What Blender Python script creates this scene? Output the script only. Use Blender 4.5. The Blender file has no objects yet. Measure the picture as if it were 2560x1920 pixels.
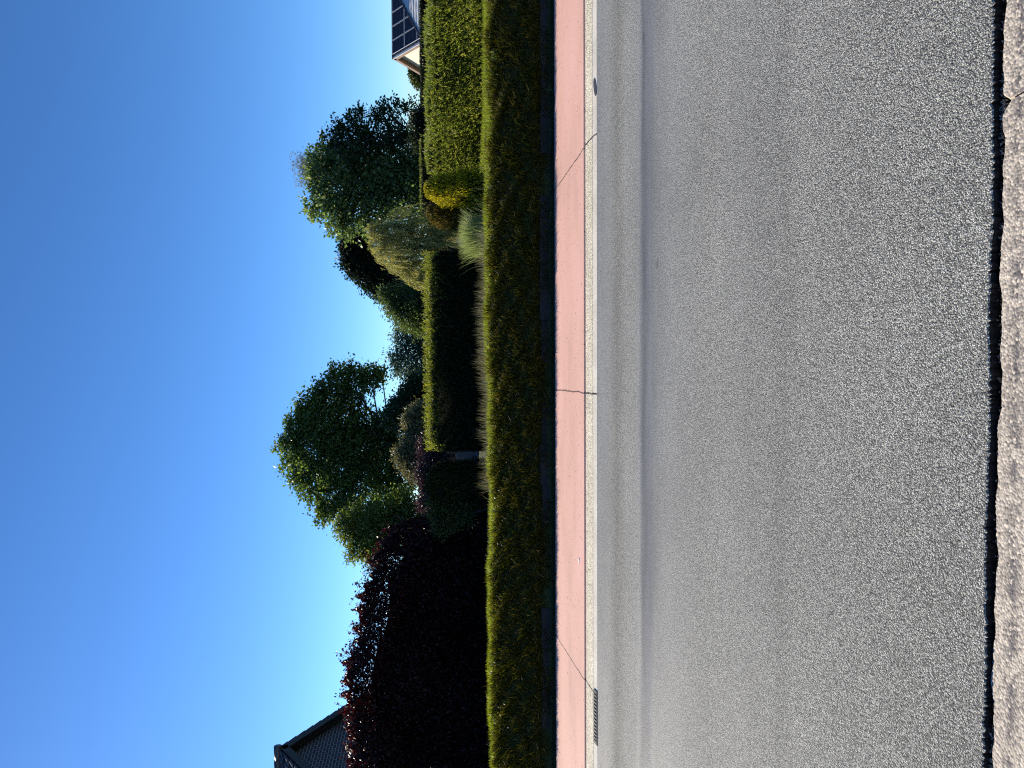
import bpy, math, random
import numpy as np
from mathutils import Vector, Matrix

rng = np.random.default_rng(11)
random.seed(11)
S = bpy.context.scene
COL = S.collection

# ------------------------------------------------------------------ camera
F = 1920.0 / 2560.0            # focal length in picture widths (the photograph is turned: world up points to picture left)
CAM = np.array([0.0, 0.0, 1.6])
PITCH, YAW, ROLL = math.radians(6.54), math.radians(1.67), 0.0077
fw = np.array([-math.sin(YAW) * math.cos(PITCH), math.cos(YAW) * math.cos(PITCH), -math.sin(PITCH)])
rt = np.cross(fw, [0, 0, 1.0]); rt /= np.linalg.norm(rt)
up = np.cross(rt, fw)
rt2 = rt * math.cos(ROLL) - up * math.sin(ROLL)
up2 = up * math.cos(ROLL) + rt * math.sin(ROLL)
cam_d = bpy.data.cameras.new('camera')
cam_d.sensor_width = 36.0
cam_d.lens = 36.0 * F
cam_d.clip_start = 0.05
cam_d.clip_end = 3000
cam = bpy.data.objects.new('camera', cam_d)
COL.objects.link(cam)
lx, ly, lz = -up2, rt2, -fw
cam.matrix_world = Matrix(((lx[0], ly[0], lz[0], CAM[0]), (lx[1], ly[1], lz[1], CAM[1]), (lx[2], ly[2], lz[2], CAM[2]), (0, 0, 0, 1)))
S.camera = cam

def ray(x, y):
    u, v = 1920 - y, x
    return fw * 1920.0 + rt2 * (u - 960) - up2 * (v - 1280)

def at(x, y, depth):
    """world point at world distance `depth` across the road, seen at photo pixel x, y"""
    d = ray(x, y)
    return CAM + d * (depth / d[1])

def pxm(depth):
    return depth / 1920.0

# ------------------------------------------------------------------ light
SUN_AZ, SUN_EL = math.radians(-52), math.radians(26)
sv = Vector((math.sin(SUN_AZ) * math.cos(SUN_EL), math.cos(SUN_AZ) * math.cos(SUN_EL), math.sin(SUN_EL)))
sun_d = bpy.data.lights.new('sun', 'SUN')
sun_d.energy = 4.8
sun_d.angle = math.radians(0.5)
sun_d.color = (1.0, 0.91, 0.76)
sun = bpy.data.objects.new('sun', sun_d)
sun.rotation_euler = sv.to_track_quat('Z', 'Y').to_euler()
sun.location = (-20, 20, 30)
COL.objects.link(sun)

world = bpy.data.worlds.new('World')
S.world = world
world.use_nodes = True
wn, wl = world.node_tree.nodes, world.node_tree.links
bg = wn['Background']
sky = wn.new('ShaderNodeTexSky')
sky.sky_type = 'NISHITA'
sky.sun_disc = False
sky.sun_elevation = SUN_EL
sky.sun_rotation = SUN_AZ
sky.altitude = 2500
sky.air_density = 0.9
sky.dust_density = 0.75
sky.ozone_density = 3.5
hs = wn.new('ShaderNodeHueSaturation')
hs.inputs['Saturation'].default_value = 1.1
wl.new(sky.outputs[0], hs.inputs['Color'])
tint = wn.new('ShaderNodeMix'); tint.data_type = 'RGBA'; tint.blend_type = 'MULTIPLY'; tint.inputs[0].default_value = 1
tint.inputs[7].default_value = (.80, 1.05, 1.25, 1)
wl.new(hs.outputs[0], tint.inputs[6]); wl.new(tint.outputs[2], bg.inputs['Color'])
bg.inputs['Strength'].default_value = 0.082
S.view_settings.view_transform = 'Standard'
S.view_settings.look = 'None'
S.view_settings.gamma = 1
S.view_settings.exposure = 0.80
S.cycles.max_bounces = 6
S.cycles.transparent_max_bounces = 4
S.cycles.use_denoising = False
S.cycles.filter_width = 1.15

# ------------------------------------------------------------------ materials
class NT:
    def __init__(s, name):
        s.m = bpy.data.materials.new(name)
        s.m.use_nodes = True
        s.n, s.l = s.m.node_tree.nodes, s.m.node_tree.links
        s.p = s.n['Principled BSDF']
        s.out = s.n['Material Output']
        s.p.inputs['Specular IOR Level'].default_value = 0.3
        s.p.inputs['Roughness'].default_value = 0.8
    def node(s, t, **kw):
        n = s.n.new(t)
        for k, v in kw.items():
            setattr(n, k, v)
        return n
    def inp(s, n, k, v):
        if hasattr(v, 'is_linked') or isinstance(v, bpy.types.NodeSocket):
            s.l.new(v, n.inputs[k])
        else:
            n.inputs[k].default_value = v
    def coord(s):
        return s.node('ShaderNodeNewGeometry').outputs['Position']
    def sep(s, v):
        n = s.node('ShaderNodeSeparateXYZ'); s.inp(n, 0, v); return n.outputs
    def noise(s, v, scale, detail=3, rough=0.55):
        n = s.node('ShaderNodeTexNoise'); s.inp(n, 'Vector', v); n.inputs['Scale'].default_value = scale
        n.inputs['Detail'].default_value = detail; n.inputs['Roughness'].default_value = rough; return n.outputs[0]
    def voro(s, v, scale, feature='F1', rnd=1.0):
        n = s.node('ShaderNodeTexVoronoi', feature=feature); s.inp(n, 'Vector', v); n.inputs['Scale'].default_value = scale
        n.inputs['Randomness'].default_value = rnd; return n.outputs
    def math(s, op, a, b=0.0, c=None):
        n = s.node('ShaderNodeMath', operation=op); s.inp(n, 0, a); s.inp(n, 1, b)
        if c is not None: s.inp(n, 2, c)
        return n.outputs[0]
    def ramp(s, f, stops, interp='LINEAR'):
        n = s.node('ShaderNodeValToRGB'); s.inp(n, 0, f); r = n.color_ramp; r.interpolation = interp
        while len(r.elements) < len(stops): r.elements.new(0.5)
        for e, (p, c) in zip(r.elements, stops):
            e.position = p
            e.color = (c, c, c, 1) if not hasattr(c, '__len__') else (*c, 1)
        return n.outputs[0]
    def mix(s, f, a, b, mode='MIX'):
        n = s.node('ShaderNodeMix', data_type='RGBA', blend_type=mode)
        s.inp(n, 0, f)
        for k, v in ((6, a), (7, b)):
            s.inp(n, k, v if not hasattr(v, '__len__') or isinstance(v, bpy.types.NodeSocket) else (*v, 1)) if not isinstance(v, bpy.types.NodeSocket) else s.l.new(v, n.inputs[k])
        return n.outputs[2]
    def scale(s, v, sx, sy, sz):
        n = s.node('ShaderNodeMapping'); s.inp(n, 0, v); n.inputs['Scale'].default_value = (sx, sy, sz); return n.outputs[0]
    def bump(s, h, strength, dist):
        n = s.node('ShaderNodeBump'); s.inp(n, 'Height', h); n.inputs['Strength'].default_value = strength
        n.inputs['Distance'].default_value = dist; s.l.new(n.outputs[0], s.p.inputs['Normal']); return n
    def base(s, c):
        s.inp(s.p, 'Base Color', c if isinstance(c, bpy.types.NodeSocket) else (*c, 1))
    def rough(s, r):
        s.inp(s.p, 'Roughness', r)

def plain(name, c, rough=0.8, spec=0.3, var=0.25, scale=6.0, bump=0.0):
    t = NT(name); P = t.coord()
    f = t.noise(P, scale, 4)
    t.base(t.ramp(f, [(0.3, tuple(x * (1 - var) for x in c)), (0.7, tuple(x * (1 + var) for x in c))]))
    t.rough(rough); t.p.inputs['Specular IOR Level'].default_value = spec
    if bump: t.bump(t.noise(P, scale * 8, 4), 0.6, bump)
    return t.m

def leaf_mat(name, cols, trans=0.35, rough=0.45, spec=0.4, tcol=None):
    t = NT(name)
    a = t.node('ShaderNodeAttribute', attribute_name='rnd')
    n = len(cols)
    c = t.ramp(a.outputs['Fac'], [(i / max(1, n - 1), k) for i, k in enumerate(cols)])
    t.base(c); t.rough(rough); t.p.inputs['Specular IOR Level'].default_value = spec
    tr = t.node('ShaderNodeBsdfTranslucent')
    if tcol is None:
        g = t.mix(1.0, c, (1.65, 1.65, 0.75), 'MULTIPLY')
    else:
        g = t.mix(1.0, c, tcol, 'MULTIPLY')
    t.l.new(g, tr.inputs[0])
    mx = t.node('ShaderNodeMixShader'); mx.inputs[0].default_value = trans
    t.l.new(t.p.outputs[0], mx.inputs[1]); t.l.new(tr.outputs[0], mx.inputs[2]); t.l.new(mx.outputs[0], t.out.inputs[0])
    return t.m

# ------------------------------------------------------------------ object helpers
def tag(o, label=None, cat=None, group=None, kind=None):
    if label: o['label'] = label
    if cat: o['category'] = cat
    if group: o['group'] = group
    if kind: o['kind'] = kind
    return o

def empty(name, loc, label, cat, group=None):
    o = bpy.data.objects.new(name, None)
    o.empty_display_size = 0.2
    o.location = tuple(loc)
    COL.objects.link(o)
    return tag(o, label, cat, group)

def link_mesh(name, verts, faces, mats, parent=None, midx=None, smooth=False, rnd=None):
    me = bpy.data.meshes.new(name)
    verts = np.asarray(verts, dtype=np.float32)
    if parent is not None:
        verts = verts - np.array(parent.matrix_basis.translation, dtype=np.float32)
        pp = parent.parent
        if pp is not None:
            verts = verts - np.array(pp.matrix_basis.translation, dtype=np.float32)
    if isinstance(faces, np.ndarray):
        nf, k = faces.shape
        me.vertices.add(len(verts)); me.vertices.foreach_set('co', verts.ravel())
        me.loops.add(nf * k); me.loops.foreach_set('vertex_index', faces.astype(np.int32).ravel())
        me.polygons.add(nf)
        me.polygons.foreach_set('loop_start', np.arange(0, nf * k, k, dtype=np.int32))
        me.update(calc_edges=True)
    else:
        me.from_pydata(verts.tolist(), [], faces); me.update()
    for m in (mats if isinstance(mats, (list, tuple)) else [mats]):
        me.materials.append(m)
    if midx is not None:
        me.polygons.foreach_set('material_index', np.asarray(midx, dtype=np.int32))
    if smooth:
        me.polygons.foreach_set('use_smooth', np.ones(len(me.polygons), dtype=bool))
    if rnd is not None:
        at_ = me.attributes.new('rnd', 'FLOAT', 'FACE')
        at_.data.foreach_set('value', np.asarray(rnd, dtype=np.float32))
    o = bpy.data.objects.new(name, me)
    COL.objects.link(o)
    if parent is not None:
        o.parent = parent
    return o

class MB:
    """collects shapes into one mesh"""
    def __init__(s): s.v, s.f, s.m, s.n = [], [], [], 0
    def add(s, v, f, mi=0):
        v = np.asarray(v, float)
        s.v.append(v); s.f += [tuple(i + s.n for i in q) for q in f]; s.m += [mi] * len(f); s.n += len(v)
    def box(s, a, b, mi=0):
        x0, y0, z0 = a; x1, y1, z1 = b
        v = [(x0, y0, z0), (x1, y0, z0), (x1, y1, z0), (x0, y1, z0), (x0, y0, z1), (x1, y0, z1), (x1, y1, z1), (x0, y1, z1)]
        s.add(v, [(0, 3, 2, 1), (4, 5, 6, 7), (0, 1, 5, 4), (1, 2, 6, 5), (2, 3, 7, 6), (3, 0, 4, 7)], mi)
    def obox(s, o, ex, ey, ez, mi=0):
        o, ex, ey, ez = (np.asarray(k, float) for k in (o, ex, ey, ez))
        v = [o, o + ex, o + ex + ey, o + ey, o + ez, o + ex + ez, o + ex + ey + ez, o + ey + ez]
        f = [(0, 3, 2, 1), (4, 5, 6, 7), (0, 1, 5, 4), (1, 2, 6, 5), (2, 3, 7, 6), (3, 0, 4, 7)]
        if np.dot(np.cross(ex, ey), ez) < 0: f = [q[::-1] for q in f]
        s.add(v, f, mi)
    def tube(s, pts, rad, k=7, mi=0):
        pts = np.asarray(pts, float); n = len(pts)
        rad = np.full(n, rad) if np.isscalar(rad) else np.asarray(rad)
        ring = []
        for i in range(n):
            d = pts[min(i + 1, n - 1)] - pts[max(i - 1, 0)]; d /= np.linalg.norm(d) + 1e-9
            a = np.cross(d, [0.31, 0.9, 0.2]); a /= np.linalg.norm(a) + 1e-9; b = np.cross(d, a)
            for j in range(k):
                t = 2 * math.pi * j / k
                ring.append(pts[i] + rad[i] * (a * math.cos(t) + b * math.sin(t)))
        f = [(i * k + j, i * k + (j + 1) % k, (i + 1) * k + (j + 1) % k, (i + 1) * k + j) for i in range(n - 1) for j in range(k)]
        f += [tuple(range(k))[::-1], tuple(range((n - 1) * k, n * k))]
        s.add(ring, f, mi)
    def build(s, name, mats, parent=None, smooth=False):
        return link_mesh(name, np.concatenate(s.v), s.f, mats, parent, s.m, smooth)

def unit(a):
    return a / (np.linalg.norm(a, axis=-1, keepdims=True) + 1e-9)

def leaves(name, c, d, n, L, W, mat, parent, rnd=None, core=None, fold=0.12):
    """one mesh of many pointed leaves: centres, axes, normals, lengths, widths; core = (verts, quads, material) joined in"""
    N = len(c)
    L = np.broadcast_to(L, (N,))[:, None]; W = np.broadcast_to(W, (N,))[:, None]
    d = unit(d); s = unit(np.cross(d, n)); nn = np.cross(s, d)
    v = np.stack([c - d * L * .5, c - d * L * .05 + s * W * .5 + nn * W * fold, c + d * L * .5, c - d * L * .05 - s * W * .5 + nn * W * fold], 1).reshape(-1, 3)
    f = np.arange(4 * N).reshape(N, 4)
    r = rng.random(N) if rnd is None else rnd
    mats, mi = [mat], np.zeros(N, int)
    if core is not None:
        cv, cf, cm = core
        f = np.concatenate([f, np.asarray(cf) + len(v)]); v = np.concatenate([v, cv]); mats.append(cm)
        mi = np.concatenate([mi, np.ones(len(cf), int)]); r = np.concatenate([r, np.zeros(len(cf))])
    return link_mesh(name, v, f, mats, parent, mi, rnd=r)

def rand_dirs(n):
    return unit(rng.normal(size=(n, 3)))

def clumps(blobs, sprays, per, spray_r, flat=0.5, inner=0.45):
    """leaf centres and outward axes for a crown of ellipsoid clumps; blobs = [(centre, radii)]"""
    cs, ds = [], []
    vol = np.array([np.prod(r) ** (2 / 3) for _, r in blobs]); vol /= vol.sum()
    for (c, r), w in zip(blobs, vol):
        k = max(3, int(sprays * w))
        d = rand_dirs(k)
        rr = (inner + (1.12 - inner) * rng.random(k) ** 0.7)
        rr *= 1 + 0.16 * np.sin(d[:, 0] * 5 + c[0]) * np.cos(d[:, 2] * 6 + c[2] * 2)
        sc = c + d * np.asarray(r) * rr[:, None]
        q = rng.normal(size=(k, per, 3)) * spray_r * np.array([1, 1, flat])
        cs.append((sc[:, None] + q).reshape(-1, 3))
        dd = unit(q + d[:, None] * spray_r * 0.8 + 1e-6)
        ds.append(dd.reshape(-1, 3))
    return np.concatenate(cs), np.concatenate(ds)

def px_blobs(lst, depth, ysq=0.9, jit=0.5):
    out = []
    for x, y, r in lst:
        R = r * pxm(depth)
        c = at(x, y, depth + (random.random() - .5) * 2 * jit * R)
        out.append((c, np.array([R, R * ysq, R])))
    return out

def limbs(base, blobs, r0, mat, parent, fork=None, twigs=5, trunk_name='trunk'):
    base = np.asarray(base, float)
    cen = np.mean([b[0] for b in blobs], 0); zmin = min(b[0][2] - b[1][2] for b in blobs)
    if fork is None:
        fork = np.array([base[0] * .6 + cen[0] * .4, cen[1], max(base[2] + .8, zmin + 0.25 * (cen[2] - zmin))])
    t = MB()
    mid = (base + fork) / 2 + np.array([rng.normal() * .06, 0, 0])
    t.tube([base - [0, 0, .1], base + (mid - base) * .15, mid, fork], [r0 * 1.5, r0 * 1.1, r0 * .95, r0 * .8], 9)
    t.build(trunk_name, mat, parent, True)
    b = MB()
    for c, r in blobs:
        L = c - fork
        nl = np.linalg.norm(L)
        p1 = fork + L * .35 + np.array([0, 0, .12 * nl]) + rng.normal(size=3) * .07 * nl
        p2 = fork + L * .72 + np.array([0, 0, .08 * nl]) + rng.normal(size=3) * .05 * nl
        rr = r0 * .3
        b.tube([fork - [0, 0, .05], p1, p2, c], [rr, rr * .75, rr * .5, rr * .3], 6)
        for d in rand_dirs(twigs):
            d[2] = abs(d[2]) * .8 + d[2] * .2
            e = c + d * r * .95
            b.tube([c - d * .03, c + (e - c) * .5 + rng.normal(size=3) * .06 * r, e], [rr * .28, rr * .18, rr * .06], 4)
    b.build('branches', mat, parent, True)

def crown(name, blobs, mat, parent, sprays, per, spray_r, L, W, flat=0.5, inner=0.45, droop=0.0, upn=0.5, aim=None):
    c, d = clumps(blobs, sprays, per, spray_r, flat, inner)
    d = d + rng.normal(size=d.shape) * .5
    d[:, 2] -= droop
    n = rand_dirs(len(c)); n[:, 2] += upn
    k = .7 + .6 * rng.random(len(c))
    return leaves(name, c, d, n, L * k, W * k, mat, parent)

# ------------------------------------------------------------------ ground materials
def asphalt():
    t = NT('asphalt'); P = t.coord(); xyz = t.sep(P)
    v1 = t.voro(P, 185); v2 = t.voro(P, 370); big = t.noise(P, 0.7, 3)
    cell = t.sep(v1[1])
    warp = t.math('MULTIPLY_ADD', t.noise(t.scale(P, .5, 1.5, 1), 1.6, 4), 0.16, xyz[1])
    yy = t.math('DIVIDE', t.math('ADD', warp, -0.08), 8.0)
    # tone across the carriageway: wear along the wheel paths
    tone = t.ramp(yy, [(.25, .95), (.39, 1.0), (.408, .82), (.42, .93), (.45, .88), (.50, 1.02), (.57, .95), (.60, .93), (.645, .66), (.678, .40), (.691, .94), (.735, 1.04), (.77, .76), (.80, .92), (.88, .86)])
    pol = t.ramp(yy, [(.27, 0.0), (.40, .1), (.46, .2), (.52, .1), (.58, .35), (.635, .6), (.655, 1.0), (.68, .9), (.70, .3), (.77, .0), (.82, .55), (.88, .5)])
    c = t.ramp(cell[0], [(0, (.15, .148, .137)), (.35, (.325, .322, .288)), (.7, (.50, .495, .44)), (1, (.74, .73, .65))])
    pit = t.ramp(v1[0], [(.3, 1.0), (.65, .35)])
    c = t.mix(1.0, c, pit, 'MULTIPLY')
    c = t.mix(t.math('MULTIPLY', pol, .65), c, (.29, .295, .30))
    mott = t.noise(t.scale(P, .35, 2.2, 1), 3.0, 5)
    tone = t.mix(t.ramp(mott, [(.35, 0.0), (.7, .38)]), tone, (1, 1, 1))
    c = t.mix(1.0, c, tone, 'MULTIPLY')
    c = t.mix(1.0, c, t.ramp(big, [(.3, .88), (.7, 1.12)]), 'MULTIPLY')
    sv_ = t.voro(P, 1.15); sk = t.sep(sv_[1])
    spot = t.math('MULTIPLY', t.ramp(t.math('ADD', sv_[0], t.math('MULTIPLY', t.noise(P, 30, 3), .05)), [(.04, .5), (.075, 0.0)]), t.math('GREATER_THAN', sk[0], .55))
    c = t.mix(spot, c, (.05, .05, .052))
    t.base(c)
    t.rough(t.ramp(pol, [(0, .85), (1, .48)]))
    t.p.inputs['Specular IOR Level'].default_value = .3
    h = t.math('ADD', t.math('MULTIPLY', v1[0], -1.0), t.math('MULTIPLY', v2[0], -.35))
    b = t.bump(h, 1.0, .004)
    t.inp(b, 'Strength', t.ramp(pol, [(0, 1.0), (1, .4)]))
    return t.m

def pathmat(joints):
    t = NT('red_concrete'); P = t.coord(); xyz = t.sep(P)
    n1 = t.noise(t.scale(P, .6, 1.4, 1), 1.3, 5); n2 = t.noise(P, 160, 2); n3 = t.noise(t.scale(P, 1, 5, 1), .9, 3)
    c = t.ramp(n1, [(.3, (.58, .345, .275)), (.48, (.68, .40, .315)), (.68, (.73, .43, .355))])
    c = t.mix(1.0, c, t.ramp(n2, [(.28, .5), (.5, 1.0), (.72, 1.35)]), 'MULTIPLY')
    sp = t.voro(P, 24); k = t.sep(sp[1])
    spots = t.math('MULTIPLY', t.math('LESS_THAN', sp[0], .22), t.math('GREATER_THAN', k[0], .86))
    c = t.mix(t.math('MULTIPLY', spots, .75), c, (.12, .075, .06))
    sp2 = t.voro(t.scale(P, 1, 1.6, 1), 8); k2 = t.sep(sp2[1])
    c = t.mix(t.math('MULTIPLY', t.math('LESS_THAN', sp2[0], .12), t.math('GREATER_THAN', k2[1], .9)), c, (.06, .04, .035))
    edge = t.math('ADD', xyz[1], t.math('MULTIPLY', t.noise(P, 5, 3), .06))
    c = t.mix(t.ramp(edge, [(0, 0.0), (1, 0.0)]), c, (.4, .3, .3))
    # pale chalky far edge
    e2 = t.math('SUBTRACT', edge, 8.86)
    c = t.mix(t.ramp(t.math('MULTIPLY', e2, 6.0), [(0, 0.0), (1, .55)]), c, (.5, .36, .36))
    dk = None
    for x0, x1, _ in joints:
        # joint runs from (x0, far edge) to (x1, near edge)
        f = t.math('MULTIPLY_ADD', xyz[1], (x0 - x1) / (8.95 - 7.28), x1 - (x0 - x1) / (8.95 - 7.28) * 7.28)
        wob = t.math('MULTIPLY_ADD', t.noise(P, 7, 4, .7), .05, -.025)
        dd = t.math('ABSOLUTE', t.math('ADD', t.math('SUBTRACT', xyz[0], f), wob))
        q = t.math('LESS_THAN', dd, .0065)
        dk = q if dk is None else t.math('MAXIMUM', dk, q)
    c = t.mix(t.math('MULTIPLY', dk, .9), c, (.05, .035, .03))
    t.base(c)
    h = t.math('SUBTRACT', t.math('MULTIPLY', n2, 1.0), t.math('MULTIPLY', dk, 3.0))
    t.bump(h, .45, .003); t.rough(.85)
    return t.m

def concrete(name, c0, coarse, stain=0.0, sc=130, joints=()):
    t = NT(name); P = t.coord(); xyz = t.sep(P)
    v = t.voro(P, sc); k = t.sep(v[1]); n1 = t.noise(P, 3.0, 5); n2 = t.noise(P, 18, 4)
    c = t.ramp(k[0], [(0, tuple(x * (1 - .55 * coarse) for x in c0)), (.5, c0), (1, tuple(min(.85, x * (1 + .45 * coarse)) for x in c0))])
    c = t.mix(1.0, c, t.ramp(n1, [(.3, .85), (.7, 1.1)]), 'MULTIPLY')
    if stain:
        s_ = t.math('MULTIPLY', t.ramp(n2, [(.40, 0.0), (.54, 1.0)]), t.ramp(t.math('ADD', t.math('ABSOLUTE', t.math('SUBTRACT', xyz[1], 1.93)), 0.0), [(0.0, stain), (.04, 0.0)]))
        s2 = t.math('MULTIPLY', s_, t.math('GREATER_THAN', k[1], .25))
        c = t.mix(s2, c, (.075, .07, .08))
    for x0 in joints:
        wob = t.math('MULTIPLY_ADD', t.noise(P, 9, 4, .7), .05, -.025)
        q = t.math('LESS_THAN', t.math('ABSOLUTE', t.math('ADD', t.math('SUBTRACT', xyz[0], x0), wob)), .008)
        c = t.mix(q, c, (.06, .05, .045))
    t.base(c); t.rough(.85)
    t.bump(t.math('MULTIPLY', v[0], -1.0), .7 * coarse, .005 * coarse)
    return t.m

def hit(x, y, z):
    d = ray(x, y); return CAM + d * ((z - CAM[2]) / d[2])
JOINTS = [(hit(1393, a, .055)[0], hit(1464, b, .053)[0], hit(1480, c, .04)[0]) for a, b, c in ((975, 981, 983), (470, 368, 345), (1592, 1700, 1722))] + [(5.6, 5.6, 5.6), (-5.9, -5.9, -5.9)]
M_ASPH = asphalt()
M_PATH = pathmat(JOINTS)
M_KERB = concrete('kerb_concrete', (.66, .57, .43), .95, joints=[j[2] for j in JOINTS], sc=90)
M_LIP = concrete('smooth_concrete', (.84, .73, .58), .25, joints=[j[2] for j in JOINTS], sc=90)
M_GUT = concrete('gutter_concrete', (.49, .425, .345), .8, stain=.85, sc=120)
M_SOIL = plain('soil', (.035, .028, .018), .95, .1, .4, 9, .02)
def groundmat():
    t = NT('grassy_soil'); P = t.coord()
    n1 = t.noise(P, 2.0, 4); n2 = t.noise(P, 30, 4)
    c = t.mix(n2, (.02, .03, .008), (.06, .075, .02))
    c = t.mix(t.ramp(n1, [(.45, 0.0), (.65, .6)]), c, (.05, .04, .022))
    t.base(c); t.bump(n2, .8, .03); t.rough(.95)
    return t.m
M_GROUND = groundmat()

# ------------------------------------------------------------------ setting
XW = 60.0
def sweep(name, prof, mat, x0=-XW, x1=XW, kind='structure', seg=1, closed=True):
    """extrude a (y, z) profile along the road"""
    xs = np.linspace(x0, x1, seg + 1); k = len(prof)
    v = [(x, y, z) for x in xs for y, z in prof]
    f = []
    for i in range(seg):
        for j in range(k if closed else k - 1):
            a, b = i * k + j, i * k + (j + 1) % k
            f.append((a, a + k, b + k, b))
    if closed:
        f += [tuple(range(k)), tuple(range(seg * k, seg * k + k))[::-1]]
    o = link_mesh(name, v, f, mat)
    return tag(o, kind=kind)

# road with a slight crown; near edge drops 22 mm to the gutter, its broken edge follows a jagged line
def road():
    xs = np.concatenate([[-XW], np.arange(-3.2, 3.2, .006), [XW]])
    y_edge = 2.008 + .0035 * np.cumsum(rng.normal(size=len(xs))) * .12 + .003 * rng.normal(size=len(xs))
    y_edge += .004 * np.sin(xs * 9)
    y_edge[0] = y_edge[-1] = 2.0
    ys = [None, None, 2.6, 3.6, 4.6, 5.6, 6.5, 6.895]
    v = []
    for x, e in zip(xs, y_edge):
        v += [(x, e - .002, -.05), (x, e, .001), (x, e + .004, .004)] + [(x, y, .004 + .018 * (y - 2) / 5 + .010 * math.sin((y - 2) / 5 * math.pi)) for y in ys[2:]] + [(x, 6.8975, -.05)]
    k = 10
    f = []; mi = []
    for i in range(len(xs) - 1):
        for j in range(k - 1):
            a = i * k + j
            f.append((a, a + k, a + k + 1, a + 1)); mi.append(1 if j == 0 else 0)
    return tag(link_mesh('road', v, f, [M_ASPH, plain('bitumen_edge', (.028, .023, .021), .9, .1, .5, 70, .004)], midx=mi), kind='structure')  # bitumen edge face coloured extra dark, deepening its shade in the colour
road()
sweep('cycle_path', [(7.292, -.05), (7.292, .057), (7.297, .062), (8.96, .062), (8.965, -.05)], M_PATH)
KY = 7.277
sweep('kerb', [(6.9925, -.05), (6.9925, .044), (7.25, .053), (7.262, .052), (KY - .002, .036), (KY - .002, -.05)], M_KERB)
sweep('kerb_lip', [(6.900, -.05), (6.900, .024), (6.990, .042), (6.990, -.05)], M_LIP)

# near gutter: two cast slabs with a diagonal open joint and a chipped edge
def gutter():
    v, f = [], []
    j0, j1 = np.array(at(2500, 268, 1)), None
    def hit(x, y, z):
        d = ray(x, y); return CAM + d * ((z - CAM[2]) / d[2])
    ja, jb = hit(2503, 268, -.022), hit(2560, 236, -.022)
    slope = (jb[0] - ja[0]) / (jb[1] - ja[1])
    for side in (-1, 1):
        xs = np.concatenate([np.arange(-3.0, ja[0] - .004, .005)]) if side < 0 else np.arange(ja[0] + .006, 3.0, .005)
        if side < 0: xs = np.concatenate([[-XW], xs, [ja[0] - .003]])
        else: xs = np.concatenate([[ja[0] + .004], xs, [XW]])
        n = len(xs)
        w = np.zeros(n)
        for fr, am in ((3.1, .005), (11, .0045), (27, .004), (60, .0022)):
            w += am * np.sin(xs * fr + fr * 1.7 + side)
        w += np.abs(rng.normal(size=n)) * -.0015
        ye = 1.998 + w
        dist = np.abs(xs - ja[0])
        ye -= .035 * np.exp(-(dist / .02) ** 2)
        rows = [(ye + .004, -.05), (ye, -.014), (ye - .006, -.009), (np.full(n, 1.90), -.008), (np.full(n, 1.80), -.007), (np.full(n, 1.5), -.01), (np.full(n, 1.5), -.06)]
        b0 = len(v); k = len(rows)
        for i in range(n):
            for (yy, zz) in rows:
                y = yy[i]
                sh = slope * (y - ja[1]) * (math.exp(-(dist[i] / .4) ** 2))
                v.append((xs[i] + sh, y, zz))
        for i in range(n - 1):
            for j in range(k - 1):
                a = b0 + i * k + j
                f.append((a, a + 1, a + k + 1, a + k))
        for i in ((0, n - 1)):
            f.append(tuple(b0 + i * k + j for j in range(k)))
    return tag(link_mesh('gutter', v, f, M_GUT), kind='structure')
gutter()
def pavement():
    sweep('pavement', [(-30, -.06), (-30, -.012), (1.495, -.012), (1.495, -.06)], M_LIP)
pavement()

def crest_z(x):
    return .70 + .018 * np.sin(x * 1.3 + .5) + .012 * np.sin(x * 3.7) + .004 * x
PROF = [(-60, -.07), (8.97, -.07), (8.972, .047), (9.10, .058), (9.17, .075), (9.23, .19), (9.40, .33), (9.60, .50), (9.75, .62), (9.88, .69), (10.05, .71), (10.3, .715), (10.7, .675), (11.3, .59), (12.0, .54), (14, .48), (18, .36), (25, 0.1), (45, -1.0), (80, -1.8), (200, -2.5), (900, -3)]
def bank_z(x, y):
    z = np.interp(y, [p[0] for p in PROF], [p[1] for p in PROF])
    w = np.clip((z - .1) / .6, 0, 1) * (y > 9.1)
    return z + w * (crest_z(x) - .70) + .02 * w * np.sin(x * 7 + y * 9) * np.sin(x * 2.3 - y * 5)
def ground():
    xs = np.concatenate([[-900, -120, -40, -12], np.arange(-9, 9, .12), [12, 40, 120, 900]])
    ys = np.concatenate([[-200, -60, 8.97, 8.972], np.arange(9.0, 11.0, .07), [11.5, 12.5, 14, 16, 20, 25, 35, 45, 60, 80, 200, 900]])
    X, Y = np.meshgrid(xs, ys, indexing='ij')
    Z = bank_z(X, Y)
    v = np.stack([X, Y, Z], -1).reshape(-1, 3)
    n, k = X.shape
    f = [(i * k + j, (i + 1) * k + j, (i + 1) * k + j + 1, i * k + j + 1) for i in range(n - 1) for j in range(k - 1)]
    return tag(link_mesh('ground', v, f, M_GROUND, smooth=True), kind='structure')
ground()

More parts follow.
